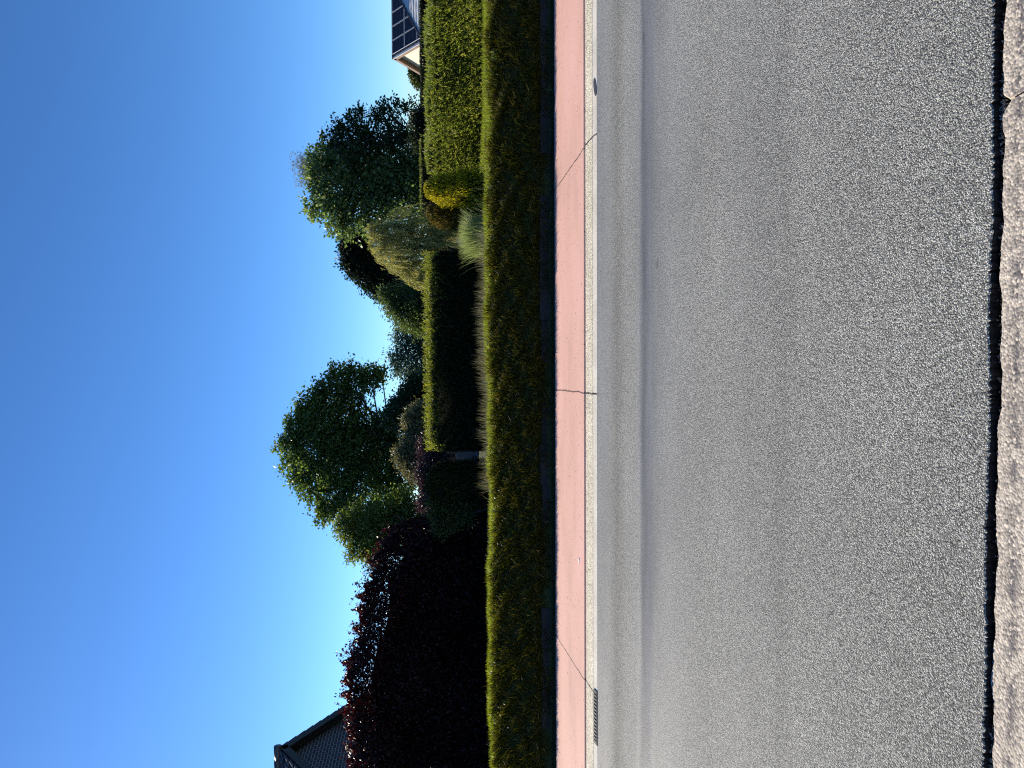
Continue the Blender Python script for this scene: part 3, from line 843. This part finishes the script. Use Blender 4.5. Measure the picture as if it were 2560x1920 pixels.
tree('light_green_tree', 'lighter green tree leaning over the right end of the copper beech', [
    (868, 1322, 30), (895, 1362, 26), (905, 1300, 40), (940, 1340, 42), (950, 1285, 40), (990, 1320, 45), (1000, 1270, 40), (930, 1385, 26), (1040, 1300, 40), (1045, 1345, 35), (880, 1388, 14), (1070, 1270, 30)],
    25, M_LIGHT, 1700, 15, .13, .09, .055, .2, .11)
tree('maple_tree', 'broad leafy tree with light edges in front of the wispy birch top', [
    (800, 492, 34), (785, 520, 20), (800, 440, 30), (808, 405, 34), (838, 545, 36), (850, 470, 50), (850, 405, 48), (870, 575, 26), (890, 520, 48), (905, 450, 52), (915, 395, 45),
    (945, 520, 45), (955, 455, 52), (960, 400, 45), (1000, 490, 45), (1005, 430, 48), (1040, 455, 40), (1045, 510, 38), (1040, 405, 40), (1080, 470, 36), (1075, 420, 34), (1085, 530, 34), (930, 570, 26)],
    35, M_MAPLE, 1700, 15, .20, .17, .105, -.3, .2, inner=.5, base_y=465, upn=.2)
tree('open_tree', 'dark open branched tree on the right side of the broad leafy tree', [
    (832, 350, 28), (850, 315, 20), (870, 345, 30), (875, 292, 18), (900, 280, 14), (905, 325, 30), (945, 292, 24), (960, 268, 16), (985, 262, 16), (985, 300, 20), (1015, 272, 13), (1030, 256, 9), (930, 345, 34), (970, 345, 26), (1000, 330, 22), (1020, 350, 26), (880, 380, 28), (1055, 365, 24)],
    34, M_DKLEAF, 520, 13, .13, .15, .08, -.3, .14, inner=.35, base_y=365, twigs=9)
tree('birch_tree', 'wispy pale birch top rising behind the broad leafy tree', [
    (772, 425, 24), (762, 400, 14), (785, 450, 22), (795, 400, 24), (800, 430, 30), (840, 425, 34)], 52, M_BIRCH, 420, 16, .22, .26, .03, -1.0, .12, inner=.2, droop=1.2, flat=1.6)
WEEP = [
    (930, 575, 22), (935, 605, 24), (955, 635, 28), (965, 590, 36), (990, 560, 34), (985, 655, 30), (1000, 615, 42), (1015, 680, 24), (1030, 575, 38), (1035, 640, 40), (1060, 690, 20), (1065, 610, 38), (1070, 655, 34), (1080, 560, 32), (1100, 590, 30), (1045, 705, 14), (1115, 565, 24)]
def weeping():
    bl = px_blobs(WEEP, 20, .9, .6)
    cen = np.mean([q[0] for q in bl], 0)
    r = empty('weeping_tree', (cen[0], 20, .3), 'pale olive weeping tree hanging over the right end of the dark hedge', 'tree', 'trees behind the gardens')
    limbs((cen[0], 20, .3), bl, .08, M_BARK, r, twigs=5)
    cs, ds, rn = [], [], []
    for c, R in bl:
        for q in range(int(60 * R[0] / .3)):
            d = rand_dirs(1)[0]; d[2] = abs(d[2]) * .8 - .1
            p = c + d * R * (.25 + .85 * random.random() ** .6)
            out = np.array([d[0], d[1], 0]) * .35 + rng.normal(size=3) * .12
            L = random.uniform(.3, .95); tone = random.random()
            for k in range(3):
                pp = p + rng.normal(size=3) * .03; m = int(L * random.uniform(.6, 1) / .028)
                t_ = np.arange(m)[:, None] * .028
                cc = pp + out * t_ * (1 - .4 * t_) + np.array([0, 0, -1.0]) * t_ * (.45 + .55 * np.minimum(1, t_ / .3)) + rng.normal(size=(m, 3)) * .012
                cs.append(cc); dd = np.tile(out * .6 + [0, 0, -1.0], (m, 1)) + rng.normal(size=(m, 3)) * .45; ds.append(dd)
                rn.append(np.clip(tone + rng.normal(size=m) * .15, 0, 1))
    c = np.concatenate(cs); d = np.concatenate(ds)
    leaves('crown', c, d, rand_dirs(len(c)), .07 * (.7 + .6 * rng.random(len(c))), .013, M_WEEP, r, rnd=np.concatenate(rn))
weeping()
tree('dark_tree', 'near black tree showing behind the weeping tree', [
    (868, 655, 18), (880, 632, 20), (895, 672, 24), (915, 650, 28), (925, 695, 26), (945, 720, 22), (950, 680, 30), (975, 715, 28), (870, 610, 20), (890, 600, 24), (1000, 700, 34), (1030, 720, 32), (905, 615, 20)],
    40, leaf_mat('sombre_leaf', [(.008, .015, .009), (.014, .024, .014), (.022, .035, .020)], .25, .5, .3), 1700, 14, .19, .16, .09, -.6, .16, base_y=690)
tree('rounded_tree', 'soft rounded mid green tree right of the low gap in the skyline', [
    (965, 738, 20), (985, 765, 26), (1005, 740, 30), (1015, 788, 30), (1035, 755, 36), (1045, 805, 32), (1065, 770, 36), (1070, 725, 34), (1080, 810, 32)],
    31, leaf_mat('soft_leaf', [(0.0430, 0.0646, 0.0300), (0.0767, 0.1121, 0.0480), (0.1253, 0.1710, 0.0648)], 0.45, .5, .35), 1900, 14, .14, .09, .05, -.1, .12)
tree('lacy_tree', 'lacy bluish green tree filling the lowest part of the skyline', [
    (985, 888, 16), (1000, 845, 22), (1005, 905, 26), (1025, 870, 32), (1030, 935, 28), (1050, 840, 28), (1055, 905, 34), (1075, 870, 34), (1075, 945, 30), (990, 925, 14), (1010, 815, 18), (1045, 810, 26), (1090, 910, 30)],
    52, M_BLUE, 1100, 12, .26, .17, .09, -1.2, .18, inner=.3, twigs=8)

# grey garden wall in the gap
w = MB()
pa, pb = at(1125, 1190, 18), at(1125, 1085, 18)
w.box((pa[0], 18, .2), (pb[0], 18.15, at(1128, 1140, 18)[2]))
w.box((pa[0] - .02, 17.97, at(1128, 1140, 18)[2] + .002), (pb[0] + .02, 18.18, at(1128, 1140, 18)[2] + .05))
o = w.build('garden_wall', plain('grey_render', (.16, .165, .19), .85, .3, .15, 8))
tag(o, 'low blue grey garden wall in the gap beside the thuja', 'wall')

# ------------------------------------------------------------------ houses
def brickmat(name, c1, c2, mort, axis, bw=.21, bh=.065, bump=.4):
    t = NT(name); P = t.coord(); xyz = t.sep(P)
    cb = t.node('ShaderNodeCombineXYZ')
    t.l.new(xyz[1] if axis == 'x' else xyz[0], cb.inputs[0]); t.l.new(xyz[2], cb.inputs[1])
    b = t.node('ShaderNodeTexBrick'); t.l.new(cb.outputs[0], b.inputs['Vector'])
    b.inputs['Scale'].default_value = 1; b.inputs['Brick Width'].default_value = bw; b.inputs['Row Height'].default_value = bh
    b.inputs['Mortar Size'].default_value = .008; b.inputs['Color1'].default_value = (*c1, 1); b.inputs['Color2'].default_value = (*c2, 1); b.inputs['Mortar'].default_value = (*mort, 1)
    t.base(b.outputs[0]); t.bump(b.outputs[1], bump, -.006); t.rough(.9)
    return t.m

def tile_slope(mb, e0, ridge_dir, down, n, width, length, tw, tl, amp, step, res=6, mi=0):
    """stepped, rolled roof tiles: e0 = ridge corner, unit vectors along the ridge, down the slope, and outward"""
    nu = int(width / tw * res) + 1; nc = int(length / tl)
    us = np.linspace(0, width, nu)
    prof = amp * np.maximum(0, np.sin(us / tw * 2 * math.pi)) ** 1.5 + amp * .15 * np.sin(us / tw * 2 * math.pi)
    rows = []
    for i in range(nc):
        rows += [(i * tl, 0.004), ((i + 1) * tl + .03, step)]
    v = []; f = []
    for i, (s_, h) in enumerate(rows):
        for u_, p_ in zip(us, prof):
            v.append(e0 + ridge_dir * u_ + down * s_ + n * (h + p_))
    for i in range(len(rows) - 1):
        for j in range(nu - 1):
            a = i * nu + j
            f.append((a, a + 1, a + nu + 1, a + nu))
    mb.add(np.array(v), f, mi)

M_TILED = plain('dark_roof_tile', (.045, .043, .045), .45, .5, .3, 5, .002)
M_SOFF = plain('soffit_board', (.04, .04, .042), .7, .3, .2, 3)
def left_house():
    D = 20.0
    ap = at(697, 1868, D)          # ridge end, at the verge
    tanp = .638; cp = math.cos(math.atan(tanp)); sp = math.sin(math.atan(tanp))
    half = 4.2; ov = .30; Wl = 9.0
    xg = ap[0] - ov
    ez = ap[2] - half * tanp
    gz = -.1
    h = empty('brick_house', (xg - Wl / 2, D, gz), 'dark brick house gable with tiled roof at the far left behind the copper beech', 'house')
    m = MB(); t = .08 / cp
    A = [(xg, D - half + .35, gz), (xg, D + half - .35, gz), (xg, D + half - .35, ez + .35 * tanp - t - .05), (xg, D, ap[2] - t - .05), (xg, D - half + .35, ez + .35 * tanp - t - .05)]
    B = [(x - Wl, y, z) for x, y, z in A]
    m.add(A + B, [(0, 1, 2, 3, 4), (9, 8, 7, 6, 5), (0, 5, 6, 1), (1, 6, 7, 2), (4, 9, 5, 0), (2, 7, 8, 3), (3, 8, 9, 4)])
    m.build('wall', brickmat('dark_brick', (.035, .033, .040), (.055, .05, .058), (.26, .26, .29), 'x', .23, .083), h)
    rf = MB()
    for sgn in (-1, 1):
        dn = np.array([0, sgn * cp, -sp]); nr = np.array([0, sgn * sp, cp]); L = half / cp + .15
        rf.obox(np.array([ap[0], D, ap[2]]) - nr * .11, (-(Wl + 2 * ov), 0, 0), dn * L, nr * .09)
        tile_slope(rf, np.array([ap[0] - .01, D, ap[2]]) + nr * .0, np.array([-1.0, 0, 0]), dn, nr, Wl + .5, L, .21, .33, .035, .035)
    roof = rf.build('roof', M_TILED, h)
    rd = MB()
    for i in range(26):
        x1 = ap[0] + .03 - i * .36
        rd.tube([(x1, D, ap[2] + .02), (x1 - .375, D, ap[2] + .03)], [.105, .09], 10)
    rd.build('ridge_tiles', M_TILED, roof, True)
    bb = MB()
    for sgn in (-1, 1):
        dn = np.array([0, sgn * cp, -sp]); nr = np.array([0, sgn * sp, cp]); L = half / cp + .1
        bb.obox(np.array([ap[0] + .004, D, ap[2]]) - nr * .22, (-.03, 0, 0), dn * L, nr * .20)
    bb.build('bargeboard', M_SOFF, h)
    sf = MB()
    for sgn in (-1, 1):
        dn = np.array([0, sgn * cp, -sp]); nr = np.array([0, sgn * sp, cp]); L = half / cp - .1
        sf.obox(np.array([ap[0] - .03, D, ap[2]]) - nr * .135, (-(ov - .03), 0, 0), dn * L, nr * .02)
    sf.build('soffit', M_SOFF, h)
    return h
left_house()

def right_house():
    D = 60.0
    ap = at(983, 148, D)
    tanp = .66; cp = math.cos(math.atan(tanp)); sp = math.sin(math.atan(tanp))
    half = 5.2; ov = .35; Wl = 16.0
    xg = ap[0] + ov; gz = -1.7; ez = ap[2] - half * tanp
    h = empty('solar_house', (xg + Wl / 2, D, gz), 'cream gabled house with solar panels on its roof behind the sunlit hedge', 'house')
    m = MB(); t = .16
    A = [(xg, D - half + .5, gz), (xg, D + half - .5, gz), (xg, D + half - .5, ez + .5 * tanp - t), (xg, D, ap[2] - t), (xg, D - half + .5, ez + .5 * tanp - t)]
    B = [(x + Wl, y, z) for x, y, z in A]
    m.add(A + B, [(4, 3, 2, 1, 0), (5, 6, 7, 8, 9), (1, 6, 5, 0), (2, 7, 6, 1), (0, 5, 9, 4), (3, 8, 7, 2), (4, 9, 8, 3)])
    m.build('wall', brickmat('cream_brick', (.66, .60, .46), (.58, .52, .40), (.50, .45, .36), 'x', .22, .07, .3), h)
    M_RT = plain('grey_roof_tile', (.17, .175, .185), .38, .6, .15, 3, .002)
    rf = MB()
    for sgn in (-1, 1):
        dn = np.array([0, sgn * cp, -sp]); nr = np.array([0, sgn * sp, cp]); L = half / cp + .1
        rf.obox(np.array([ap[0], D, ap[2]]) - nr * .13, (Wl + ov, 0, 0), dn * L, nr * .11)
        tile_slope(rf, np.array([ap[0] + .02, D, ap[2]]), np.array([1.0, 0, 0]), dn, nr, Wl, L, .30, .36, .02, .03, 4)
    roof = rf.build('roof', M_RT, h)
    rd = MB(); rd.tube([(ap[0] - .03, D, ap[2] + .01), (ap[0] + Wl, D, ap[2] + .01)], .09, 10); rd.build('ridge_tiles', M_SOFF, roof)
    M_BARGE = plain('brown_board', (.20, .135, .10), .7, .3, .2, 4)
    bb = MB()
    for sgn in (-1, 1):
        dn = np.array([0, sgn * cp, -sp]); nr = np.array([0, sgn * sp, cp]); L = half / cp
        bb.obox(np.array([ap[0] - .03, D, ap[2]]) - nr * .27, (.04, 0, 0), dn * L, nr * .23)
        bb.obox(np.array([ap[0] + .012, D, ap[2]]) - nr * .20, (ov - .014, 0, 0), dn * (L - .2), nr * .03)
    bb.build('bargeboard', M_BARGE, h)
    tr = MB()
    dn = np.array([0, -cp, -sp]); nr = np.array([0, -sp, cp])
    tr.obox(np.array([ap[0] - .06, D, ap[2]]) + nr * .035, (.14, 0, 0), dn * (half / cp), nr * .05)
    tr.build('verge_trim', plain('white_trim', (.62, .60, .56), .6, .4, .1, 4), roof)
    # solar panels on the front slope
    def panelmat():
        t_ = NT('solar_cells'); P = t_.coord(); xyz = t_.sep(P)
        q = t_.math('FRACT', t_.math('MULTIPLY', xyz[2], 9.0))
        c = t_.mix(t_.math('LESS_THAN', q, .14), (.007, .008, .018), (.05, .055, .075))
        t_.base(c); t_.rough(.3); t_.p.inputs['Specular IOR Level'].default_value = .25
        return t_.m
    PM = panelmat(); FM = plain('panel_frame', (.42, .42, .43), .5, .4, .05, 3)
    pw, pl = 1.02, 1.68
    for c in range(9):
        for rr in range(3):
            o0 = np.array([ap[0] + .30 + c * (pw + .03), D, ap[2]]) + dn * (.12 + rr * (pl + .03)) + nr * .10
            f = MB(); b_ = .035
            ex, ey = np.array([1.0, 0, 0]), dn
            f.obox(o0, ex * pw, ey * b_, nr * .045); f.obox(o0 + ey * (pl - b_), ex * pw, ey * b_, nr * .045)
            f.obox(o0 + ey * b_, ex * b_, ey * (pl - 2 * b_), nr * .045); f.obox(o0 + ey * b_ + ex * (pw - b_), ex * b_, ey * (pl - 2 * b_), nr * .045)
            g = MB(); g.obox(o0 + ex * b_ + ey * b_, ex * (pw - 2 * b_), ey * (pl - 2 * b_), nr * .034)
            pn = g.build('solar_panel', PM, h); f.build('frame', FM, pn)
    # hipped wing nearer the road
    D2 = 47.0
    top = at(998, -10, D2); low = at(1068, 118, D2 - 4.6)
    right = top + np.array([9.0, 0, 0])
    eave_r = np.array([right[0] + 3.0, low[1] - .8, low[2] + .0])
    e1 = top; dnv = np.array([low[0], low[1], low[2]]) - top
    wv = MB()
    # front slope with laid courses, hip edge runs down to the left
    nc = 11
    v, f = [], []
    for i in range(nc):
        for s_, hgt in ((i / nc, 0.0), ((i + 1) / nc + .004, .035)):
            for k_ in range(41):
                u_ = k_ / 40
                a = top * (1 - s_) + low * s_; b_ = right * (1 - s_) + eave_r * s_
                p_ = a * (1 - u_) + b_ * u_
                v.append(p_ + np.array([0, -.3, .95]) * (hgt + .012 * (k_ % 2)))
    for i in range(2 * nc - 1):
        for k_ in range(40):
            a = i * 41 + k_
            f.append((a, a + 41, a + 42, a + 1))
    wv.add(np.array(v), f)
    back = at(1064, 66, D2 + 5.0); backr = np.array([eave_r[0], D2 + 4.5, low[2]])
    wv.add([top, low, back], [(0, 2, 1)])
    wv.add([top, right, backr, back], [(0, 1, 2, 3)])
    wv.build('wing_roof', plain('wing_tile', (.60, .60, .58), .5, .25, .12, 2, .002), h)
    ww = MB(); ww.box((low[0] + .6, low[1] + .5, gz), (eave_r[0], D2 + 4.2, low[2] - .02))
    ww.build('wing_wall', plain('cream_wall', (.55, .5, .4), .85), h)
    hp = MB(); hp.tube([top + [-.02, 0, .03], low + [-.02, 0, .03]], .07, 8); hp.build('hip_tiles', M_SOFF, h)
    return h
right_house()

# ------------------------------------------------------------------ small things by the road
def hit(x, y, z):
    d = ray(x, y); return CAM + d * ((z - CAM[2]) / d[2])
# kerb inlet drain
M_IRON = plain('cast_iron', (.03, .028, .028), .6, .5, .3, 20, .001)
pa, pb = hit(1490, 1726, .03), hit(1492, 1864, .03)
x0, x1 = pb[0], pa[0]
dr = empty('drain_inlet', ((x0 + x1) / 2, 6.94, .02), 'dark cast iron drain inlet with slots set into the pale kerb at the left', 'drain')
fr = MB()
zc = lambda y: .024 + (y - 6.900) / .090 * .018
def slab(mb, ax, bx, ay, by, h0, h1):
    mb.add([(ax, ay, zc(ay) + h0), (bx, ay, zc(ay) + h0), (bx, by, zc(by) + h0), (ax, by, zc(by) + h0), (ax, ay, zc(ay) + h1), (bx, ay, zc(ay) + h1), (bx, by, zc(by) + h1), (ax, by, zc(by) + h1)],
           [(0, 3, 2, 1), (4, 5, 6, 7), (0, 1, 5, 4), (1, 2, 6, 5), (2, 3, 7, 6), (3, 0, 4, 7)])
slab(fr, x0, x1, 6.958, 6.972, .001, .006); slab(fr, x0, x1, 6.893, 6.905, -.03, .005)
slab(fr, x0, x0 + .03, 6.9055, 6.9575, .001, .007); slab(fr, x1 - .03, x1, 6.9055, 6.9575, .001, .007)
fr.build('frame', M_IRON, dr)
pit = MB(); slab(pit, x0 + .031, x1 - .031, 6.906, 6.957, .0006, .002); pit.build('opening', plain('pit_black', (.006, .006, .006), .95, .05), dr)
nb = 13
for i in range(nb):
    q = MB(); xx = x0 + .035 + (x1 - x0 - .07) * (i + .5) / nb
    slab(q, xx - .008, xx + .008, 6.9062, 6.9568, .0025, .0075); q.build('bar', plain('worn_iron', (.12, .11, .10), .55, .5) if i == 0 else bpy.data.materials['worn_iron'], dr)
# white pebble
def stone(name, p, r, mat, label, cat, group=None, sq=(1, 1, .7)):
    import bmesh
    bm = bmesh.new(); bmesh.ops.create_icosphere(bm, subdivisions=2, radius=1)
    me = bpy.data.meshes.new(name)
    sd = random.random() * 9
    for v in bm.verts:
        k = 1 + .16 * math.sin(v.co.x * 4 + sd) + .14 * math.cos(v.co.y * 5 + v.co.z * 3 + sd)
        v.co = Vector((v.co.x * sq[0] * r * k, v.co.y * sq[1] * r * k, v.co.z * sq[2] * r * k))
    bm.to_mesh(me); bm.free()
    me.materials.append(mat)
    for pl in me.polygons: pl.use_smooth = True
    o = bpy.data.objects.new(name, me); COL.objects.link(o)
    o.location = (p[0], p[1], p[2] + r * sq[2] * .7)
    return tag(o, label, cat, group)
stone('pebble', hit(1448, 1401, .0615), .02, plain('white_stone', (.85, .82, .76), .6), 'small white pebble lying alone on the red cycle path', 'pebble', sq=(1.7, 1.5, .13))
# dark oval patch on the kerb lip
p0 = hit(1487, 218, .034)
v, f = [], []
for i in range(24):
    t = i / 24 * 2 * math.pi
    y_ = p0[1] + .026 * math.sin(t) + .006 * math.cos(t); x_ = p0[0] + .085 * math.cos(t)
    y_ += .012 * math.cos(t)
    v.append((x_, y_, zc(y_) + .004))
vb = [(a, b_, c_ - .005) for a, b_, c_ in v]
f = [tuple(range(24))] + [(i, i + 24, (i + 1) % 24 + 24, (i + 1) % 24) for i in range(24)]
o = link_mesh('tar_patch', v + vb, f, plain('tar', (.085, .075, .085), .7, .3, .2, 30))
tag(o, 'oval dark tar patch on the pale kerb lip at the right', 'tar patch')
# grit in the groove beside the near gutter
n = 900
gx = np.concatenate([rng.uniform(-1.9, 1.9, n // 2), rng.normal(hit(2500, 270, -.02)[0], .07, n // 4), rng.normal(hit(2500, 1900, -.02)[0], .05, n - n // 2 - n // 4)])
gy = 2.0 + rng.normal(size=n) * .006
gz_ = -.024 + .010 * rng.random(n)
v, f = [], []
tet = np.array([(1, 1, 1), (1, -1, -1), (-1, 1, -1), (-1, -1, 1), (-.9, -.9, -.9)])
for i in range(n):
    r_ = .0015 + .0042 * rng.random() ** 2.2
    q = (tet + rng.normal(size=(5, 3)) * .35) * r_ * .7
    b0 = len(v)
    v += [tuple(np.array([gx[i], gy[i], gz_[i]]) + k_) for k_ in q]
    f += [(b0, b0 + 1, b0 + 2), (b0, b0 + 3, b0 + 1), (b0, b0 + 2, b0 + 3), (b0 + 1, b0 + 4, b0 + 2), (b0 + 1, b0 + 3, b0 + 4), (b0 + 2, b0 + 4, b0 + 3)]
o = link_mesh('grit', v, f, plain('grit_stone', (.26, .24, .2), .9, .2, .5, 60))
tag(o, 'loose grit lying in the dark groove beside the near gutter', 'grit', kind='stuff')
